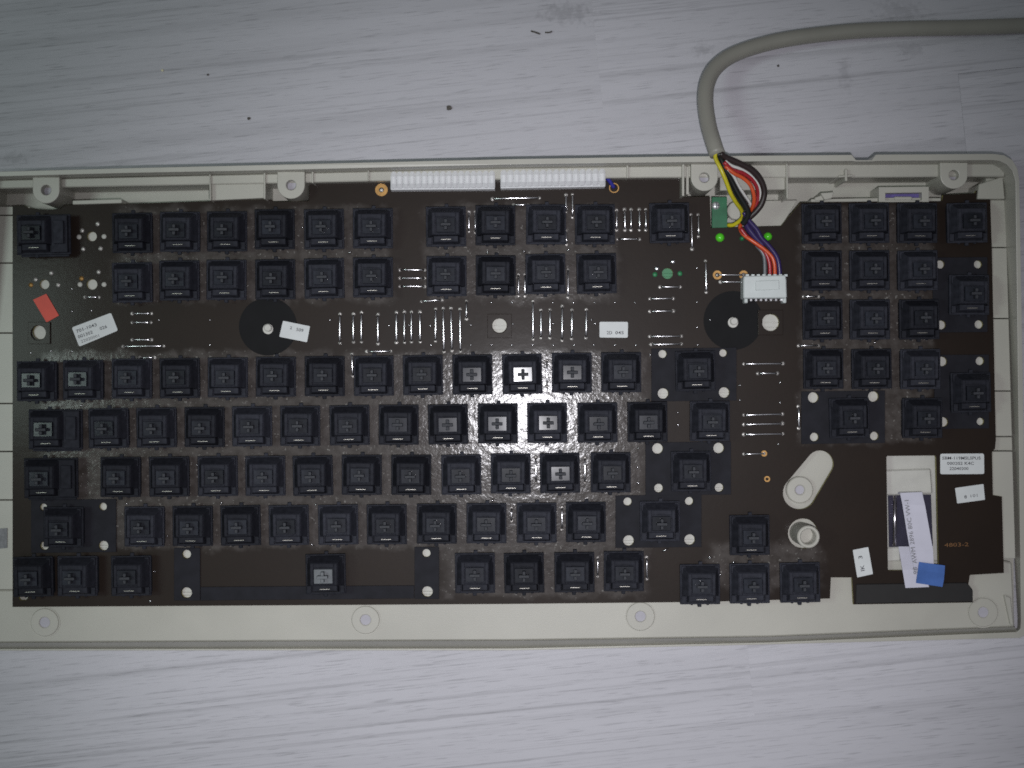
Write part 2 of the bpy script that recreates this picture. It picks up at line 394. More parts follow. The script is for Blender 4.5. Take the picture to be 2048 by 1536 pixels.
v = [(p.x, p.y, 0) for p in ow] + [tuple(p) for p in ow] + [tuple(p) for p in iw] + [(p.x, p.y, .0035) for p in iw]
f = []
for i in range(n):
    j = (i + 1) % n
    for a in range(3): f.append([a * n + i, a * n + j, (a + 1) * n + j, (a + 1) * n + i])
    f.append([3 * n + i, 3 * n + j, j, i])
put('wall', w.add(v, f), M['case'], case, bevel=.00035, segs=2)
put('tray', MB().pp([(-34, 365), (2020, 340), (2028, 1262), (-34, 1290)], .0040, .0015), M['case'], case)
# rear ledge and the deeper trough in front of it
led_in = [(-28, 378), (0, 377), (420, 369), (760, 362), (1300, 355), (1700, 355), (1960, 353), (2010, 353)]
led_out = [(2010, 333), (1985, 327), (1528, 329), (1020, 336), (520, 348), (0, 360), (-28, 361)]
put('rear_ledge', MB().pp(led_in + led_out, ZL, .0042), M['case'], case, bevel=.0004)
# front shelf, groove and side shelves
put('front_shelf', MB().pp([(-30, 1180), (1400, 1170), (1640, 1120), (2000, 1120), (2024, 1125), (2030, 1253.6), (1536, 1273.6), (1024, 1281.1), (520, 1282.6), (-30, 1285.6)], ZS, .0042), M['case'], case, bevel=.0006)
ft = [at(x, y, ZS) for x, y in ((-30, 1286), (520, 1283), (1024, 1281.5), (1536, 1274), (2030, 1254))]
fb_ = [at(x, y, .0046) for x, y in ((-30, 1297.5), (520, 1297), (1024, 1296.5), (1536, 1284.5), (2034, 1262))]
v = ft + fb_ + [Vector((p.x, p.y, .0042)) for p in ft]
put('front_slope', MB().add(v, [[i, i + 1, i + 6, i + 5] for i in range(4)] + [[5 + i, 6 + i, 11 + i, 10 + i] for i in range(4)] + [[10 + i, 11 + i, 1 + i, i] for i in range(4)] + [[0, 5, 10], [4, 14, 9]]), M['case'], case)
ys = [412, 430.5, 526, 666, 807, 903, 1000, 1180]
for a, b in zip(ys[:-1], ys[1:]):
    put('shelf_panel', MB().pp([(-30, a + 1), (60, a + 1), (60, b - 1), (-30, b - 1)], .0150 - .000 , .0042), M['case'], case, bevel=.0002)
ysr = [340, 399, 495, 637, 782, 873, 902, 1118]
for a, b in zip(ysr[:-1], ysr[1:]):
    xl = lambda y: 2011 + (y - 400) * .028
    z = .0150
    x0 = 1973 + (a - 380) * .022
    put('shelf_panel', MB().pp([(x0, a + 1), (xl(a), a + 1), (xl(b), b - 1), (x0, b - 1)], z if b != 902 else .0130, .0042), M['case'], case, bevel=.0002)
put('corner_gusset', MB().pp([(1958, 368), (2006, 353), (2010, 398), (1955, 398)], .0175, .0042), M['case'], case, bevel=.0003)
put('front_gusset', MB().pp([(2009, 1190), (2022, 1195), (2028, 1252), (2022, 1250)], .0140, .0115), M['case'], case, bevel=.0004)
put('label_window', MB().pp([(-10, 1058), (14, 1056), (14, 1096), (-10, 1098)], .0155, .0140), M['grey_ink'], case)
# screw posts
def u_post(px, py, r, top):
    z = .0245
    c, rr = at(px, py, z), mm(r, z)
    ring = [(c.x + rr * math.cos(R(180 + a)), c.y + rr * math.sin(R(180 + a))) for a in range(0, 181, 10)]
    yt = at(px, top, z).y
    hole = [(c.x + mm(10, z) * math.cos(R(a)), c.y + mm(10, z) * math.sin(R(a))) for a in range(0, 360, 15)]
    o = filled('screw_post', [M['case']], ring + [(c.x + rr, yt), (c.x - rr, yt)], [hole], .0042, z, case, .0003)
    put('screw_hole', MB().disc((c.x, c.y), mm(10, z), .0043, .0205, 20), M['case_hole'], o)
u_post(92, 380, 27, 354); u_post(582, 370, 27.5, 343); u_post(1409, 355, 27, 328); u_post(1908, 350, 27.5, 325)
def flat_post(px, py, r):
    z = ZS + .0007
    c = at(px, py, z)
    o = put('screw_post', MB().ring((c.x, c.y), mm(r, z), mm(10.5, z), .0042, z, 36), M['case'], case, bevel=.00025)
    put('screw_hole', MB().disc((c.x, c.y), mm(10.6, z), ZS - .0005, ZS + .0001, 20), M['case_hole'], o)
    put('post_collar', MB().ring((c.x, c.y), mm(r + 2.5, z), mm(r + .3, z), ZS - .001, ZS + .00025, 36), M['case'], o)
for p in ((89, 1245, 28), (731, 1240, 28), (1281, 1233, 28.5), (1967, 1225, 29)): flat_post(*p)
# upright ribs, strips, the little cross and the clip at the rear
def rib(pix, z, name='rib', m='case'): return put(name, MB().pp(pix, z, .0042), M[m], case, bevel=.0002)
rib([(418, 348), (421, 348), (422, 401), (419, 401)], .0225)
rib([(421, 352), (528, 349), (528, 396), (421, 401)], .0195, 'rear_block')
rib([(527, 344), (531, 344), (531, 398), (527, 398)], .0225)
rib([(623, 339), (627, 339), (627, 366), (623, 366)], .0225)
rib([(735, 337), (738, 337), (738, 362), (735, 362)], .0225)
rib([(1253, 328), (1257, 328), (1257, 356), (1253, 356)], .0225)
rib([(1364, 327), (1369, 327), (1369, 392), (1364, 392)], .0235)
rib([(1372, 333), (1378, 333), (1378, 389), (1372, 389)], .0215)
rib([(1572, 327), (1576, 327), (1577, 397), (1573, 397)], .0225)
rib([(1440, 334), (1570, 331), (1570, 379), (1440, 381)], .0195, 'rear_block')
rib([(145, 401), (243, 398), (244, 406), (145, 409)], .0185, 'rear_strip')
rib([(1622, 398), (1800, 395), (1882, 396), (1882, 402), (1622, 404)], .0165, 'rear_strip')
rib([(1478, 402), (1595, 400), (1560, 458), (1440, 460)], .0100, 'floor_pad')
rib([(1690, 338), (1695, 338), (1695, 362), (1690, 362)], .0235)
rib([(1677, 351), (1706, 349), (1706, 353), (1677, 355)], .0230)
rib([(1641, 386), (1668, 384), (1664, 396), (1650, 400)], .0190, 'floor_pad')
rib([(1630, 395), (1650, 388), (1652, 400), (1630, 402)], .0170, 'floor_pad')
clip = filled('cable_clip', [M['case']], [at(x, y, .019).xy for x, y in ((1758, 404), (1758, 374), (1858, 373), (1858, 404))],
              [[at(x, y, .019).xy for x, y in ((1771, 400), (1771, 386), (1844, 385), (1844, 400))]], .0042, .019, case, .0002)
put('clip_lining', MB().pp([(1770, 402), (1770, 385), (1845, 384), (1845, 402)], .0145, .0042), M['violet_plastic'], clip)
put('clip_tongue', MB().pp([(1789, 404), (1789, 393), (1824, 393), (1824, 404)], .0172, .0145), M['case'], clip, bevel=.0003)
# what shows through the openings of the board
plat = put('boss_platform', MB().pp([(1550, 880), (1690, 880), (1690, 1110), (1550, 1110)], .0122, .0042), M['case'], case)
c = at(1600, 980, .0150)
o = put('screw_post', MB().ring((c.x, c.y), mm(27), mm(9), .0122, .0150, 32), M['case'], case, bevel=.0004)
put('screw_hole', MB().disc((c.x, c.y), mm(9.2), .0123, .0140, 20), M['case_hole'], o)
c = at(1604, 1067, ZP)
o = put('tall_post', MB().ring((c.x, c.y), mm(22.5, .028), mm(15.5, .028), .0122, .0290, 36), M['case'], case, bevel=.0004)
put('post_bottom', MB().disc((c.x, c.y), mm(16), .0123, .0215, 24), M['case'], o)
mod = put('slider_module', MB().pp([(1765, 905), (1882, 905), (1884, 1146), (1768, 1148)], .0112, .0042), M['peg'], case)
put('module_step', MB().pp([(1770, 940), (1862, 937), (1866, 988), (1772, 991)], .0126, .0112), M['peg'], mod, bevel=.0006)
put('sensor_plate', MB().pp([(1776, 989), (1862, 989), (1866, 1092), (1778, 1094)], .0118, .0112), M['sensor'], mod)
put('module_step', MB().pp([(1772, 1095), (1800, 1094), (1802, 1122), (1774, 1124)], .0124, .0112), M['peg'], mod, bevel=.0005)
put('slide_rod', MB().tube([at(1790, 991, .0132), at(1789, 1092, .0132)], mm(4), 10), M['chrome'], mod, smooth=True)

# ------------------------------------------------------------------ circuit board
pcb = thing('circuit_board', 'dark brown keyboard circuit board full of black switches, set inside the beige case', 'circuit board', at(1000, 800, ZP - .0016))
edge = [(25, 412), (50, 411), (56, 416), (92, 420), (122, 417), (128, 410), (240, 408), (420, 402), (543, 399), (548, 404), (618, 402), (619, 366), (740, 362), (780, 361),
        (1215, 357), (1232, 355), (1362, 354), (1364, 394), (1420, 393), (1422, 456), (1562, 452), (1601, 405), (1690, 402), (1884, 401), (1886, 390), (1950, 386), (1952, 381), (1980, 380),
        (1984, 500), (1988, 690), (1992, 880), (1990, 898), (1984, 903), (1986, 990), (2004, 993), (2008, 1146), (1940, 1150), (1936, 1174), (1945, 1180), (1946, 1205),
        (1707, 1209), (1704, 1155), (1662, 1155), (1660, 1197), (1400, 1204), (1020, 1208), (520, 1211), (25, 1214)]
stab_pegs = [(1325, 708, 8, 0), (1446, 706, 7.5, 0), (1326, 787, 10.5, 1), (1448, 785, 10.5, 1), (1315, 897, 10.5, 0), (1437, 896, 10.5, 0), (1317, 976, 8.5, 1), (1438, 975, 8.5, 1),
             (1255, 1003, 8, 0), (1378, 1002, 8, 0), (1257, 1081, 10.5, 1), (1379, 1079, 10.5, 1), (88, 1014, 7, 0), (207, 1013, 7.5, 0), (90, 1091, 8.5, 1), (208, 1091, 9.5, 1),
             (374, 1108, 8.5, 0), (374, 1185, 10.5, 1), (853, 1106, 8, 0), (855, 1183, 10.5, 1), (1626, 795, 10.5, 0), (1746, 793, 10.5, 0), (1628, 874, 8.5, 0), (1748, 872, 8.5, 0),
             (1880, 529, 8.5, 0), (1955, 529, 8, 0), (1882, 650, 9, 0), (1957, 649, 8.5, 0), (1884, 723, 9.5, 0), (1959, 722, 8.5, 0), (1886, 844, 9.5, 0), (1960, 843, 7.5, 0)]
plain_holes = [(184, 473, 9.5), (89, 569, 9.5), (184, 569, 10.5), (80, 664, 14.5), (999, 651, 14.5), (1541, 645, 17), (1335, 547, 11)]
lozenge = []
for a in range(-35, 146, 12): lozenge.append((1640 + 27 * math.cos(R(a)), 928 - 27 * math.sin(R(a))))
for a in range(145, 326, 12): lozenge.append((1599 + 33 * math.cos(R(a)), 986 - 33 * math.sin(R(a))))
opening = [(1773, 914), (1775, 912), (1870, 911), (1872, 914), (1877, 1128), (1876, 1140), (1778, 1141), (1776, 1139)]
holes = [circ(x, y, r, n=18) for x, y, r, _ in stab_pegs] + [circ(x, y, r) for x, y, r in plain_holes]
holes += [[at(x, y).xy for x, y in lozenge], circ(1606, 1067, 30), [at(x, y).xy for x, y in opening], [at(x, y).xy for x, y in ((37, 1191), (57, 1191), (55, 1197), (52, 1201), (41, 1201), (38, 1197))]]
board = filled('board', [M['board'], M['board_edge']], [at(x, y).xy for x, y in edge], holes, ZP - .0016, ZP, pcb, .00008)

# pegs of the case that show in the holes
def peg(px, py, r, slot, m='peg', depth=.0010):
    c = at(px, py, ZP); rr = mm(r) * .99
    b = MB()
    if slot:
        z1 = ZP - depth
        b.disc((c.x, c.y), rr, .0042, z1 - .0009, 20)
        for y0, y1 in ((-1.0, -.62), (-.50, -.05), (.08, 1.0)):
            pts = []
            for i in range(9):
                yy = y0 + (y1 - y0) * i / 8; pts.append((c.x + rr * math.sqrt(max(0, 1 - yy * yy)), c.y + rr * yy))
            for i in range(9):
                yy = y1 + (y0 - y1) * i / 8; pts.append((c.x - rr * math.sqrt(max(0, 1 - yy * yy)), c.y + rr * yy))
            clean = []
            for p in pts:
                if not clean or (abs(p[0] - clean[-1][0]) + abs(p[1] - clean[-1][1])) > 1e-7: clean.append(p)
            if (abs(clean[0][0] - clean[-1][0]) + abs(clean[0][1] - clean[-1][1])) < 1e-7: clean.pop()
            b.prism(clean, z1 - .0009, z1)
    else: b.disc((c.x, c.y), rr, .0042, ZP - depth, 20)
    return put('support_peg', b, M[m], case)
for p in stab_pegs: peg(*p)
for x, y, r in plain_holes:
    slot = (x, y) in ((999, 651), (1541, 645), (1335, 547))
    peg(x, y, r, slot, 'green_peg' if x == 1335 else 'peg', .0012)
# square frames round three of the holes
for (x, y, hw, r) in ((78, 666, 22, 14.5), (999, 652, 24, 14.5), (1541, 645, 25, 17)):
    sq = [at(x + a * hw, y + b * hw, ZP + .0009).xy for a, b in ((-1, -1), (1, -1), (1, 1), (-1, 1))]
    filled('square_washer', [M['board']], sq, [circ(x, y, r + .5, ZP)], ZP, ZP + .0009, pcb, .00012)
# round black felt discs with a white post
for (x, y, r, qx, qy) in ((536, 653, 58, 536, 658), (1466, 641, 59, 1466, 645)):
    d = filled('felt_disc', [M['disc']], circ(x, y, r, n=48), [circ(qx, qy, 10.5)], ZP + .00004, ZP + .00018, pcb, .00002)
    c = at(qx, qy)
    p = put('disc_post', MB().disc((c.x, c.y), mm(10.3), ZP + .00003, ZP + .00010, 20), M['peg'], d)
    put('post_pin', MB().disc((c.x + mm(1), c.y + mm(2)), mm(7.5), ZP + .0001, ZP + .0022, 18), M['peg'], d, bevel=.0003)
# stabilizer plates
hole_at = {}
def plate(pix, pegs, z=ZP + .0009):
    filled('stabilizer_plate', [M['plate']], [at(x, y, z).xy for x, y in pix], [circ(x, y, r + .3, n=18) for x, y, r, _ in pegs], ZP + .0001, z, pcb, .0001)
def rect(x0, y0, x1, y1, sk=0): return [(x0, y0), (x1, y0 - sk), (x1, y1 - sk), (x0, y1)]
plate(rect(1303, 697, 1473, 803, 2), stab_pegs[0:4]); plate(rect(1291, 885, 1462, 991, 2), stab_pegs[4:8]); plate(rect(1231, 991, 1403, 1096, 2), stab_pegs[8:12])
plate(rect(62, 1000, 232, 1106, 2), stab_pegs[12:16]); plate(rect(348, 1096, 400, 1201, 0), stab_pegs[16:18]); plate(rect(829, 1094, 878, 1198, 0), stab_pegs[18:20])
plate(rect(1603, 783, 1770, 888, 2), stab_pegs[20:24]); plate(rect(1866, 515, 1975, 665, 1), stab_pegs[24:28]); plate(rect(1869, 710, 1978, 858, 1), stab_pegs[28:32])
put('stabilizer_bar', MB().pp([(401, 1174), (828, 1171), (828, 1197), (401, 1201)], ZP + .0008, ZP + .0001), M['plate'], pcb, bevel=.0001)

# ---- key switches
MMU = .001
def switch_housing(wide=False):
    b = MB(); h = 7.8 * MMU
    b.box(-7.0 * MMU, 7.0 * MMU, -7.0 * MMU, 7.0 * MMU, .0002, .0045)
    x1 = h + (5.4 * MMU if wide else 0)
    b.box(-h, x1, -h, h, .0045, .0056)                                   # flange
    # upper shell: rear slope, sides and a front recess with the contact window
    b.frustum((-7.3 * MMU, 7.3 * MMU, -4.2 * MMU, 7.4 * MMU), .0056, (-5.3 * MMU, 5.3 * MMU, -3.75 * MMU, 4.9 * MMU), .0112)
    b.frustum((-5.3 * MMU, 5.3 * MMU, -7.1 * MMU, -4.2 * MMU), .0056, (-4.7 * MMU, 4.7 * MMU, -6.2 * MMU, -4.0 * MMU), .0090)
    for sx in (-1, 1):
        xa, xb = sorted((sx * 5.6 * MMU, sx * 7.3 * MMU))
        b.box(xa, xb, -7.3 * MMU, -4.3 * MMU, .0056, .0070); b.box(xa, xb, 4.3 * MMU, 7.3 * MMU, .0056, .0070)
    # raised frame round the stem
    for (xa, xb, ya, yb) in ((-5.2, -3.95, -3.6, 4.8), (3.95, 5.2, -3.6, 4.8), (-3.95, 3.95, 3.15, 4.8), (-3.95, 3.95, -3.6, -3.1)):
        b.box(xa * MMU, xb * MMU, ya * MMU, yb * MMU, .0112, .0119)
    # catches at front and rear
    for (cx, s) in ((.3, 1), (-.2, -1)):
        b.box((cx - .75) * MMU, (cx + .75) * MMU, s * 7.6 * MMU, s * 8.9 * MMU, .0040, .0052)
    for cx in (-3.2, 3.0): b.box((cx - .5) * MMU, (cx + .5) * MMU, -8.2 * MMU, -7.7 * MMU, .0040, .0050)
    if wide:
        b.box(6.4 * MMU, 12.6 * MMU, -7.2 * MMU, 7.2 * MMU, .0056, .0080)
        b.box(7.6 * MMU, 11.6 * MMU, -4.0 * MMU, 5.0 * MMU, .0080, .0096)
        b.box(-6.4 * MMU, 12.4 * MMU, -8.6 * MMU, -7.8 * MMU, .0040, .0050)
    return b
def stem_shape():
    b = MB()
    b.box(-3.6 * MMU, 3.6 * MMU, -2.75 * MMU, 2.8 * MMU, .0100, .0127)
    b.box(-2.05 * MMU, 2.05 * MMU, -.6 * MMU, .6 * MMU, .0127, .0156, 1)
    b.box(-.62 * MMU, .62 * MMU, -2.05 * MMU, -.6 * MMU, .0127, .0155, 1); b.box(-.62 * MMU, .62 * MMU, .6 * MMU, 2.05 * MMU, .0127, .0155, 1)
    return b
hm = switch_housing().mesh('key_switch', [M['switch']], .00018)
hmw = switch_housing(True).mesh('key_switch', [M['switch']], .00018)
sm = stem_shape().mesh('stem', [M['stem'], M['cross']], .00014)
smg = stem_shape().mesh('stem', [M['grey_stem'], M['grey_stem']], .00014)
cm = MB().add([(-2.0 * MMU, -5.66 * MMU, .0091), (2.0 * MMU, -5.66 * MMU, .0091), (2.0 * MMU, -5.40 * MMU, .0096), (-2.0 * MMU, -5.40 * MMU, .0096),
               (2.0 * MMU, -5.14 * MMU, .0091), (-2.0 * MMU, -5.14 * MMU, .0091)], [[0, 1, 2, 3], [3, 2, 4, 5], [5, 4, 1, 0], [0, 3, 5], [1, 4, 2]]).mesh('contact_leaf', [M['contact']], .0001)
rows = [
    [(74.5, 470, 'w'), (265, 466), (360.5, 464), (454.5, 463), (550, 459), (648.5, 458.5), (746, 457), (892, 453.5), (991, 451), (1092, 449), (1190, 449), (1339, 446)],
    [(265, 565), (359.5, 561), (453.5, 560), (551, 559), (649, 557), (746.5, 555), (893.5, 552.5), (991.5, 551), (1091.5, 548), (1193, 547)],
    [(74.5, 762.5), (167, 760), (264, 757.5), (360, 756.5), (456, 755), (552, 753.6), (650, 752.5), (747.6, 751.5), (846, 750.5), (945, 749.5), (1044.4, 748), (1144, 746), (1242.5, 744.5), (1391, 742)],
    [(98, 858.5, 'w'), (218, 856), (313.5, 855), (409.5, 854), (505, 852.5), (601, 851.5), (699.5, 850.5), (797.6, 849.5), (896.7, 848.5), (996, 847), (1094.5, 846), (1195, 845), (1295, 844), (1419.5, 842.5)],
    [(89, 956, 'w'), (241.5, 954), (339, 953), (436, 952), (531, 951.5), (626, 951), (724, 950), (823, 949.5), (922.7, 949), (1021.5, 947), (1120, 946), (1221.5, 945), (1382, 942.5)],
    [(128, 1053.5), (289.5, 1053), (386, 1052), (482, 1051), (578, 1050), (676.5, 1049.5), (774, 1048.5), (874, 1047.5), (973, 1046.5), (1073.6, 1045.5), (1172, 1044), (1320, 1042), (1499, 1070)],
    [(67, 1153), (156, 1152), (263, 1151.5), (652, 1148, 'g'), (950, 1146), (1048.5, 1145.5), (1149, 1144.5), (1248, 1142.5), (1400, 1168.5), (1499, 1166.5), (1600, 1164.5)],
    [(1643, 447), (1738, 446.5), (1834, 446), (1934, 446), (1643.5, 541), (1739, 541), (1835, 541), (1938, 590), (1645, 639), (1739.5, 639), (1838, 639),
     (1646.5, 738), (1743, 738), (1840.5, 738), (1941, 785), (1698, 836), (1844, 836)],
]
first = None
ROT = R(.6)
for row in rows:
    for e in row:
        flag = e[2] if len(e) > 2 else ''
        p = at(e[0], e[1], ZP + .005); wl = (p.x, p.y, ZP)
        rz = ROT + random.uniform(-.012, .012)
        if first is None:
            k = link('key_switch', hmw, pcb, wl); k.rotation_euler.z = rz
            s = link('stem', sm, k, wl); c = link('contact_leaf', cm, k, wl); first = (k, s, c); kk = k
        else:
            kk = clone(first[0], pcb, wl, rz); kk.data = hmw if flag == 'w' else hm
            s2 = clone(first[1], kk, wl); clone(first[2], kk, wl)
            s2.rotation_euler = (random.uniform(-.018, .018), random.uniform(-.018, .018), 0)
            if flag == 'g': s2.data = smg; s2['label'] = 'pale grey stem'
        kk.rotation_euler.x, kk.rotation_euler.y = random.uniform(-.010, .010), random.uniform(-.010, .010)
        if flag == 'w': kk['label'] = 'wider switch with an extra housing on its right side'

# ---- jumper wires
J = [(170, 594.5, 198, 594.5), (264, 627, 303, 627), (264, 645, 302, 645), (264, 679.5, 303, 679.5), (246, 693, 327.5, 692), (280, 715.5, 309, 715), (799.6, 540, 850, 540), (799.6, 556.5, 850, 556.5), (799.6, 573, 850, 573),
     (843, 603, 884, 600), (680, 628, 680, 686), (707, 628, 707, 684), (723, 625, 723, 684), (756, 629, 756, 687.6), (793, 625, 793, 685), (809, 624, 809, 685), (823, 624, 823, 684), (840, 624, 840.5, 684),
     (871.5, 618, 871, 682.5), (886.5, 616.5, 888, 704), (902, 616.5, 904, 701.6), (920, 618, 921, 703), (933, 602, 933, 638), (733.6, 703, 782, 702.6), (704, 708, 706, 752), (938, 424, 938, 463), (950, 424, 951, 465),
     (985, 398, 1079, 396), (1027, 410, 1056, 410), (1132, 390, 1132, 424), (1145, 389, 1145, 434.6), (1132.5, 462, 1133, 489), (1136, 538.7, 1136, 594.6), (1037, 549, 1037, 592), (1049.5, 549, 1050, 592),
     (1233, 420.6, 1233, 460), (1249, 419, 1250, 460), (1262, 419, 1262, 460), (1278.6, 419, 1279, 460), (1291.5, 419, 1291.5, 460), (1235, 478.5, 1279, 478.5), (1382, 429.5, 1384, 498), (1396, 429.5, 1397, 472.7),
     (1411, 522, 1412.5, 584.4), (1320, 574, 1360.6, 574), (1299.6, 597.6, 1346.6, 597), (1299.6, 623, 1346.6, 622), (1299.6, 673, 1363, 672.5), (1302, 689, 1363, 688), (1066, 602.5, 1066, 678.7), (1081.8, 620, 1082, 676),
     (1100, 619, 1100, 676), (1124.5, 612.7, 1124, 681), (1144, 620, 1143, 677.5), (1172.7, 619, 1172, 676), (1487.6, 728, 1566, 727), (1515.5, 747, 1555, 746.6), (1487.6, 830, 1565, 828), (1487.6, 849, 1565, 847),
     (1487.6, 869, 1566, 867.5), (1487.6, 908, 1528, 907), (1093.5, 721, 1094, 772), (1071.5, 915, 1072, 965), (1169.7, 915.6, 1169.7, 965), (1023, 1016, 1023, 1042), (1124, 1015, 1124, 1059), (1195.5, 1115, 1195, 1153), (1293, 1115, 1294, 1158),
     (1596.6, 813, 1597.5, 856.5), (1607, 593, 1637, 593), (1597, 691.4, 1637, 691), (1434.5, 550, 1487, 550), (1441, 564, 1485, 564), (321, 1018, 321, 1040)]
for i, (x0, y0, x1, y1) in enumerate(J):
    rnd = random.Random(i)
    a, b = at(x0, y0), at(x1, y1); d = (b - a).normalized(); L = (b - a).length
    mb = MB(); h = .0006 + rnd.uniform(0, .0003)
    r = .00032
    a2, b2 = a + d * min(.0012, L * .2), b - d * min(.0012, L * .2)
    hv = Vector((0, 0, h)); tilt = Vector((0, 0, rnd.uniform(-.0003, .0003)))
    mb.tube([a, a2 + hv * .85, a2.lerp(b2, .3) + hv * 1.1 + tilt, a2.lerp(b2, .7) + hv * 1.1 - tilt, b2 + hv * .85, b], [r, r * 1.15, r, r, r * 1.25, r], 8, 0)
    for q in (a, b): mb.dome(q, .00072 + rnd.uniform(0, .0002), ZP - .00005, .0004, 10, 1)
    put('jumper_wire', mb, [M['metal'], M['solder']], pcb, smooth=True)
for x in (1434.5, 1487):
    c = at(x, 550); put('copper_ring', MB().ring((c.x, c.y), mm(9), mm(4.5), ZP - .0001, ZP + .0003, 20), M['copper'], pcb)
c = at(763, 380); o = put('copper_ring', MB().ring((c.x, c.y), mm(12.5), mm(5), ZP - .0001, ZP + .0003, 24), M['copper'], pcb)
put('ring_centre', MB().dome((c.x, c.y), mm(4.5), ZP, .0004, 12), M['solder'], o)
c = at(1228, 376); put('copper_ring', MB().ring((c.x, c.y), mm(10), mm(8), ZP - .0001, ZP + .0002, 24), M['copper'], pcb)
for (x, y) in ((1534, 958), (1528, 907)):
    c = at(x, y); put('copper_ring', MB().ring((c.x, c.y), mm(6), mm(3), ZP - .0001, ZP + .0003, 16), M['copper'], pcb)
# solder pads round the three empty switch places and the green peg
for (x, y, m) in ((195, 448, 's'), (164, 461, 's'), (158, 474, 'p'), (208, 473, 'p'), (166, 498, 's'), (201, 497, 's'), (102, 546, 's'), (71, 559, 's'), (62, 570, 'c'), (116, 570, 's'), (197, 544, 's'), (163, 557, 'c'), (160, 569, 'p'), (208, 569, 'p'),
                  (1314, 537, 'm'), (1346, 523, 'm'), (1310, 549, 'g'), (1360, 547, 'g')):
    c = at(x, y); put('solder_pad', MB().dome((c.x, c.y), mm(5.2), ZP - .0001, .0005, 12), {'s': M['solder'], 'p': M['peg'], 'c': M['copper'], 'm': M['metal'], 'g': M['green_peg']}[m], pcb, smooth=True)
# rows of small through-hole dots
pd = None
for (x, y) in [(x, 605) for x in (983, 1024, 1106, 1147, 1189, 1230, 1270)] + [(x, 690) for x in (862, 942, 983, 1024, 1065.5, 1106.6, 1148.5, 1188, 1230, 1272)] + \
        [(942, 650), (1026, 648), (1107, 647), (1190, 647), (818, 651), (778, 651), (860, 651), (1394, 536), (1394, 604), (1394, 655), (1395, 690), (1475, 550), (1560, 765), (1560, 805), (1557, 888), (1480, 770), (1480, 800), (1356, 850), (1356, 825),
         (62, 706), (102, 702), (144, 623), (144, 703), (183, 621), (144, 578), (300, 580), (183, 660), (1275, 966), (1275, 935), (1277, 896), (318, 640), (420, 640), (420, 690), (660, 640), (1300, 710), (1420, 640)]:
    c = at(x, y)
    if pd is None: pd = put('solder_dot', MB().dome((c.x, c.y), mm(2.3), ZP - .00005, .0004, 8), M['metal'], pcb, smooth=True)
    else: clone(pd, pcb, (c.x, c.y, ZP - .00005))
# stray solder and flux flakes
for i, (x, y, l, a) in enumerate(((1749, 685, 9, 60), (1879, 545, 9, -50), (1886, 560, 5, 20), (260, 872, 6, 20), (395, 930, 5, 50), (985, 1001, 8, 60), (310, 1143, 6, 30), (301, 1202, 8, 25), (632, 1009, 5, 40), (625, 1089, 9, -30),
                                  (335, 1072, 5, 10), (254, 1008, 5, 0), (443, 1006, 6, -10), (485, 1005, 6, 5), (1420, 1115, 10, 10), (1467, 1124, 8, 5), (1440, 1150, 7, 80), (1330, 1100, 16, 30), (1183, 640, 6, 30), (975, 505, 8, 40), (1048, 503, 9, -30), (1137, 500, 9, 20), (320, 522, 5, 30), (163, 811, 6, 5), (605, 455, 6, 10), (700, 505, 7, 30), (1277, 966, 6, 40))):
    c = at(x, y); d = Vector((math.cos(R(a)), math.sin(R(a)), 0)) * mm(l) / 2
    put('solder_flake', MB().tube([c - d + Vector((0, 0, .0003)), c + Vector((0, 0, .0006)), c + d + Vector((0, 0, .0003))], [.00012, .00034, .00016], 6), M['metal'], pcb, smooth=True)
# little teeth along the rear edge
for x in list(range(747, 778, 10)) + [1237, 1246, 1256, 1267, 1279, 1291, 1301, 1314, 1327, 1338, 1350, 1360]:
    y = 362 if x < 800 else 355.5
    put('edge_tooth', MB().pp([(x - 3, y + 2), (x + 3, y + 2), (x + 3, y - 4), (x - 3, y - 4)], ZP + .0003, ZP - .0014), M['board'], pcb)
# two ribbed white strips on the rear edge
def ribbed(x0, x1, yt0, yt1, yb0, yb1, nr):
    z = ZP + .0060
    s = put('ribbed_strip', MB().pp([(x0, yb0), (x1, yb1), (x1, yt1), (x0, yt0)], z - .0018, ZP + .0001), M['white_plastic'], pcb, bevel=.0003)
    for i in range(nr):
        ta, tb = (i + .02) / nr, (i + .98) / nr
        lerp = lambda a, b, t: a + (b - a) * t
        q = [Vector((lerp(x0, x1, t), lerp(yb0, yb1, t), 0)) for t in (ta, tb)]; p = [Vector((lerp(x0, x1, t), lerp(yt0, yt1, t), 0)) for t in (ta, tb)]
        # a rounded fold: high in the middle, falling to the front
        prof = [(0, -.0050), (.10, -.0012), (.28, 0), (.62, 0), (.86, -.0010), (1, -.0040)]
        v = []
        for t, dz in prof:
            for e in (0, .3, .7, 1):
                zz = z + dz - (0 if e in (.3, .7) else .0004)
                w_ = at(lerp(lerp(q[0].x, p[0].x, t), lerp(q[1].x, p[1].x, t), e), lerp(lerp(q[0].y, p[0].y, t), lerp(q[1].y, p[1].y, t), e), z - .0005)
                v.append((w_.x, w_.y, zz))
        v += [(a[0], a[1], z - .0055) for a in v[:4]] + [(a[0], a[1], z - .0055) for a in v[20:24]]
        f = [[r * 4 + e, r * 4 + e + 1, (r + 1) * 4 + e + 1, (r + 1) * 4 + e] for r in range(5) for e in range(3)]
        f += [[24 + e, 25 + e, 1 + e, e] for e in range(3)] + [[20 + e, 21 + e, 29 + e, 28 + e] for e in range(3)]
        f += [[0, 4, 8, 12, 16, 20, 28, 24], [3, 7, 11, 15, 19, 23, 31, 27]]
        put('rib', MB().add(v, f), M['white_plastic'], s, smooth=False)
ribbed(781, 990, 337, 335, 380, 378.5, 17); ribbed(1001, 1211, 334, 331.5, 377, 373.5, 16)
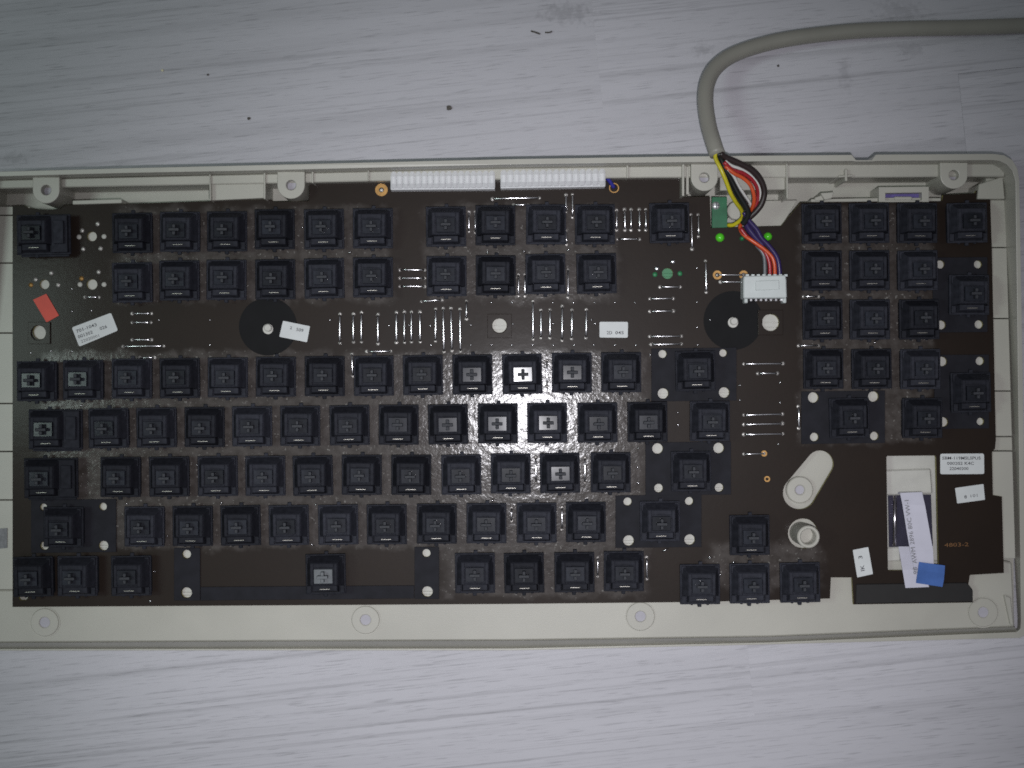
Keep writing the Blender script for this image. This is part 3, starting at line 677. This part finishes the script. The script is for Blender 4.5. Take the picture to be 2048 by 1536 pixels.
put('strip_spacer', MB().pp([(990, 336), (1000, 336), (1000, 350), (990, 350)], ZP + .0035, ZP), M['peg'], pcb)
put('blue_wire', MB().tube([at(1208, 347, ZP + .003), at(1214, 356, ZP + .0025), at(1222, 366, ZP + .0015), at(1228, 375, ZP + .0002)], .0008, 8, smooth=3), M['blue_wire'], pcb, smooth=True)
# green lamps and the small green earth board with its screw
for (x, y, r) in ((1440, 475, 9), (1536, 473, 8.5), (1484, 477, 5)):
    c = at(x, y); put('green_lamp', MB().dome((c.x, c.y), mm(r), ZP - .0001, .0016, 16), M['led'] if r > 6 else M['green_peg'], pcb, smooth=True)
eb = put('earth_tab', MB().pp([(1424, 394), (1454, 394), (1455, 455), (1424, 456)], ZP - .0003, ZP - .0016), M['green_board'], pcb, bevel=.0001)
c = at(1432, 411)
sc = put('screw', MB().dome((c.x, c.y), mm(8.5), ZP - .0003, .0010, 16), M['screw'], eb, smooth=True)
put('screw_slot', MB().box(c.x - mm(7), c.x + mm(7), c.y - mm(.9), c.y + mm(.9), ZP + .0004, ZP + .00078).box(c.x - mm(.9), c.x + mm(.9), c.y - mm(7), c.y + mm(7), ZP + .0004, ZP + .00077), M['ink'], eb)
c = at(1470, 423, .0102); pad = put('floor_boss', MB().disc((c.x, c.y), mm(18, .0105), .0100, .0135, 28), M['case'], case, bevel=.0003)
# black edge connector at the front right
cb = MB().pp([(1712, 1168), (1934, 1165), (1946, 1180), (1946, 1204), (1711, 1208)], ZP + .0007, ZP + .0001)
bar = put('edge_connector', cb, M['connector_bar'], pcb, bevel=.0003)

# stickers
def sticker(pix, label, m='paper', lines=()):
    z = ZP + .00036
    s = put('sticker', MB().pp(pix, z, ZP + .00024), M[m], pcb); s['label'] = label
    for (body, x, y, h, ang, wd, ink) in lines: writing(body, x, y, h, R(ang), z + .00004, M[ink], s, wd, bold=.012)
def rnd4(pts, k=.10):
    """corners cut round"""
    out = []
    n = len(pts); L = min(math.dist(pts[i], pts[(i + 1) % n]) for i in range(n)) * k
    for i in range(n):
        p, a, b = Vector(pts[i]), Vector(pts[i - 1]), Vector(pts[(i + 1) % n])
        u, w_ = (a - p).normalized() * L, (b - p).normalized() * L
        for t in (0, .25, .5, .75, 1): out.append(tuple((p + u) * (1 - t) ** 2 + p * 2 * t * (1 - t) + (p + w_) * t * t))
    return out
sticker([(66, 599.5), (92.5, 587.5), (118, 631), (93, 645)], 'bright red blank sticker', 'red_paper')
sticker(rnd4([(143.5, 655), (222, 625.5), (236, 661), (158.5, 693.5)]), 'tilted white sticker with three printed lines',
        lines=(('701-1043', 153.5, 666, 6.5, 19.5, 43, 'ink'), ('001302', 157, 677, 6.5, 19.5, 31, 'ink'), ('026', 200.5, 660.5, 6.5, 19.5, 15, 'ink'), ('22020001', 163, 686, 6, 19.5, 38, 'grey_ink')))
sticker(rnd4([(566, 641.5), (620, 652.5), (614, 684.5), (558.5, 673.5)], .06), 'small white sticker beside the left black disc', lines=(('2', 579.5, 658, 6, -11, 4, 'ink'), ('509', 592, 661.5, 6.5, -11, 14.5, 'ink')))
sticker(rnd4([(1199, 643.7), (1256, 643.7), (1255.5, 675.5), (1199, 675)]), 'small white sticker set level in the middle of the board', lines=(('2D', 1213.5, 668.5, 6.5, 0, 11, 'ink'), ('045', 1230.5, 668.5, 6.5, 0, 17, 'ink')))
sticker(rnd4([(1880.5, 907.5), (1968, 907), (1968.5, 948), (1880.5, 948.5)]), 'white sticker with three printed lines', lines=(('SBM-119MSLSPU5', 1884.5, 919, 6, 0, 77, 'ink'), ('000202 K4C', 1894, 929.5, 6, 0, 54, 'ink'), ('22040300', 1899, 940, 6, 0, 38, 'ink')))
sticker(rnd4([(1910, 976), (1967, 968), (1970, 999.5), (1914.5, 1007)], .06), 'tilted white sticker with faint print', lines=(('8', 1929, 997, 6.5, 7, 5, 'ink'), ('101', 1941.5, 995, 6, 7, 14, 'grey_ink')))
sticker(rnd4([(1705.5, 1100), (1736.5, 1094), (1746, 1148), (1714.5, 1155)], .06), 'white sticker with sideways lettering', lines=(('IK', 1729.5, 1141.5, 8, 98, 12, 'ink'), ('3', 1725, 1117, 8, 98, 6, 'ink')))
cl = writing('4803-2', 1889, 1094, 8, R(2), ZP + .0001, M['copper_ink'], pcb, 48, name='copper_lettering')

# ------------------------------------------------------------------ flat flex cable lying over the opening
rc = thing('ribbon_cable', 'white flat ribbon cable with a blue end tab lying across the board opening', 'ribbon cable', at(1835, 1080, ZP))
def sheet(path, z_of, width_px, name, m, parent, th=.00018):
    """flat strip along a pixel path; each entry (left x, y, right x, y)"""
    v = []
    for (xl, yl, xr, yr), z in zip(path, z_of):
        a, b = at(xl, yl, z), at(xr, yr, z); v += [a, b, a - Vector((0, 0, th)), b - Vector((0, 0, th))]
    f = []
    for i in range(len(path) - 1):
        k = 4 * i; f += [[k, k + 1, k + 5, k + 4], [k + 2, k + 6, k + 7, k + 3], [k, k + 4, k + 6, k + 2], [k + 1, k + 3, k + 7, k + 5]]
    e = 4 * (len(path) - 1); f += [[0, 2, 3, 1], [e, e + 1, e + 3, e + 2]]
    return put(name, MB().add(v, f), M[m], parent)
top = sheet([(1795, 988, 1846, 986), (1797, 984, 1843, 983), (1800, 986, 1844, 984), (1805, 1010, 1850, 1010), (1813, 1060, 1859, 1060), (1820, 1100, 1866, 1100), (1832, 1150, 1868, 1140)],
            [.0130, .0150, .0180, .0196, .0202, .0198, .0186], 0, 'strip', 'flex', rc)
sheet([(1797, 1093, 1850, 1093), (1805, 1140, 1850, 1140), (1811, 1176, 1858, 1174)], [.0132, .0172, .0175], 0, 'strip', 'flex', rc)
sheet([(1838, 1124, 1890, 1131), (1836, 1140, 1889, 1147), (1834, 1152, 1888, 1158), (1832, 1166, 1885, 1174)], [.0204, .0220, .0205, .0186], 0, 'blue_tab', 'flex_tab', rc)
ang = R(97.5)
writing('AWM 2896 80C VW-1', 1834, 1127, 9, ang, .02060, M['grey_ink'], rc, 128, name='print')
writing('98', 1836, 1148, 9, ang, .0206, M['grey_ink'], rc, 14, name='print')

# ------------------------------------------------------------------ grey cable with its coloured wires and plug
cb = thing('cable', 'thick grey cable curving over the case rim with coloured wires to a white plug', 'cable', at(1435, 309, 0))
RC = .0031
path = [(2200, 42, .0034), (2120, 47, .0034), (2048, 51, .0036), (1921, 55.5, .0045), (1811, 57.5, .006), (1702, 63, .0075), (1592, 75.5, .009), (1519, 91, .0105), (1464, 111, .013), (1431, 136, .0155), (1415, 166, .0185), (1411, 203, .022),
        (1417, 249, .027), (1427, 285, .0315), (1435, 309, .0335)]
put('sheath', MB().tube([at(*p) for p in path], RC, 20, smooth=4), M['sheath'], cb, smooth=True)
def wire(color, pts, z0, z1, r=.00072, zs=None):
    q = []
    for i, (x, y) in enumerate(pts):
        t = i / (len(pts) - 1); z = zs[i] if zs else z0 + (z1 - z0) * t
        q.append(at(x, y, z))
    put(color + '_wire', MB().tube(q, r, 9, smooth=4), M[color + '_wire'], cb, smooth=True)
wire('yellow', [(1433, 306), (1431, 316.6), (1442, 338.6), (1452, 362), (1461, 385.5), (1472, 405), (1483, 421), (1484, 436), (1469, 449), (1456, 450.5)], 0, 0, .00082, [.0335, .0335, .034, .033, .031, .028, .024, .021, .018, .016])
wire('black', [(1437, 306), (1441, 316), (1452, 341.5), (1463, 362), (1475, 385), (1488, 406), (1496, 424), (1493, 438), (1485, 448)], .034, .0225, .00115)
wire('black', [(1436, 306), (1438, 316), (1448, 342), (1458, 364), (1468, 387), (1481, 408), (1490, 424), (1489, 440)], .033, .0215, .00105)
wire('black', [(1442, 306), (1448, 316), (1456, 334), (1463, 352), (1470, 370), (1482, 390), (1492, 410)], .0325, .024, .00115)
wire('brown', [(1440, 306), (1452, 315), (1477, 326), (1500.6, 338), (1516, 352), (1526, 370), (1528.5, 388), (1523, 408), (1511, 424), (1498, 436), (1488, 446)], .034, .022, .00120)
wire('black', [(1441, 307), (1456, 319), (1480, 329), (1499, 341), (1512, 355), (1522, 372), (1524, 389), (1519, 408), (1508, 422), (1496, 433)], .0335, .0215, .00085)
wire('white', [(1450, 322), (1464, 331.5), (1484.5, 339), (1503.5, 352), (1517, 369), (1521, 387), (1519, 403), (1511, 417)], .033, .023, .00062)
wire('red', [(1448, 324), (1464, 340), (1486, 346.5), (1503, 358), (1514, 374), (1516.5, 391), (1511, 412), (1501, 427)], .033, .022, .0009)
wire('orange', [(1450, 332), (1468, 346.5), (1486, 356), (1500, 369), (1507, 386), (1508, 405), (1501, 423), (1490, 440), (1480, 454), (1487, 469), (1503.5, 481), (1526, 496.5), (1543, 512.6), (1549, 530), (1550, 556)], 0, 0, .00078, [.0325, .032, .031, .030, .029, .027, .023, .0185, .0185, .020, .0208, .0208, .0206, .0205, .0205])
wire('white', [(1456, 338), (1468, 353), (1477, 371), (1489, 390), (1499, 404.5), (1503, 416)], .0325, .023, .0006)
wire('violet', [(1488, 424), (1493, 434), (1501, 445), (1514, 460), (1523, 476), (1538, 492), (1553, 512.6), (1558, 531), (1560, 556)], .0245, .0205, .00095)
wire('violet', [(1490, 436), (1492, 446), (1498, 458), (1512, 476), (1528, 492)], .022, .0195, .0013)
wire('red', [(1481, 456), (1492, 471), (1510, 486), (1524, 498), (1534, 511), (1539.5, 530), (1540, 556)], .0205, .0195, .0008)
wire('grey', [(1512, 490), (1524, 504), (1529, 519), (1530, 556)], .0195, .0195, .00075)
# plug
zt = ZP + .0085
pl = put('plug', MB().pp([(1487, 597), (1487, 562), (1488, 552), (1571, 550), (1573, 560), (1574, 596)], zt, ZP + .0008), M['connector'], cb, bevel=.0004)
put('plug_ridge', MB().pp([(1511, 562), (1558, 560), (1559, 579), (1511, 581)], zt + .0005, zt - .001), M['connector'], pl, bevel=.0002)
for x in range(1492, 1570, 11): put('plug_tooth', MB().pp([(x, 553), (x + 6, 553), (x + 6, 548.5), (x, 548.5)], zt - .0004, zt - .004), M['connector'], pl)
for x in (1489, 1566): put('plug_foot', MB().pp([(x, 606), (x + 7, 606), (x + 7, 595), (x, 595)], zt - .003, ZP + .0004), M['connector'], pl, bevel=.0003)
for x in range(1500, 1562, 10): put('plug_pin', MB().pp([(x, 602), (x + 4, 602), (x + 4, 596), (x, 596)], zt - .005, ZP + .0004), M['metal'], pl)
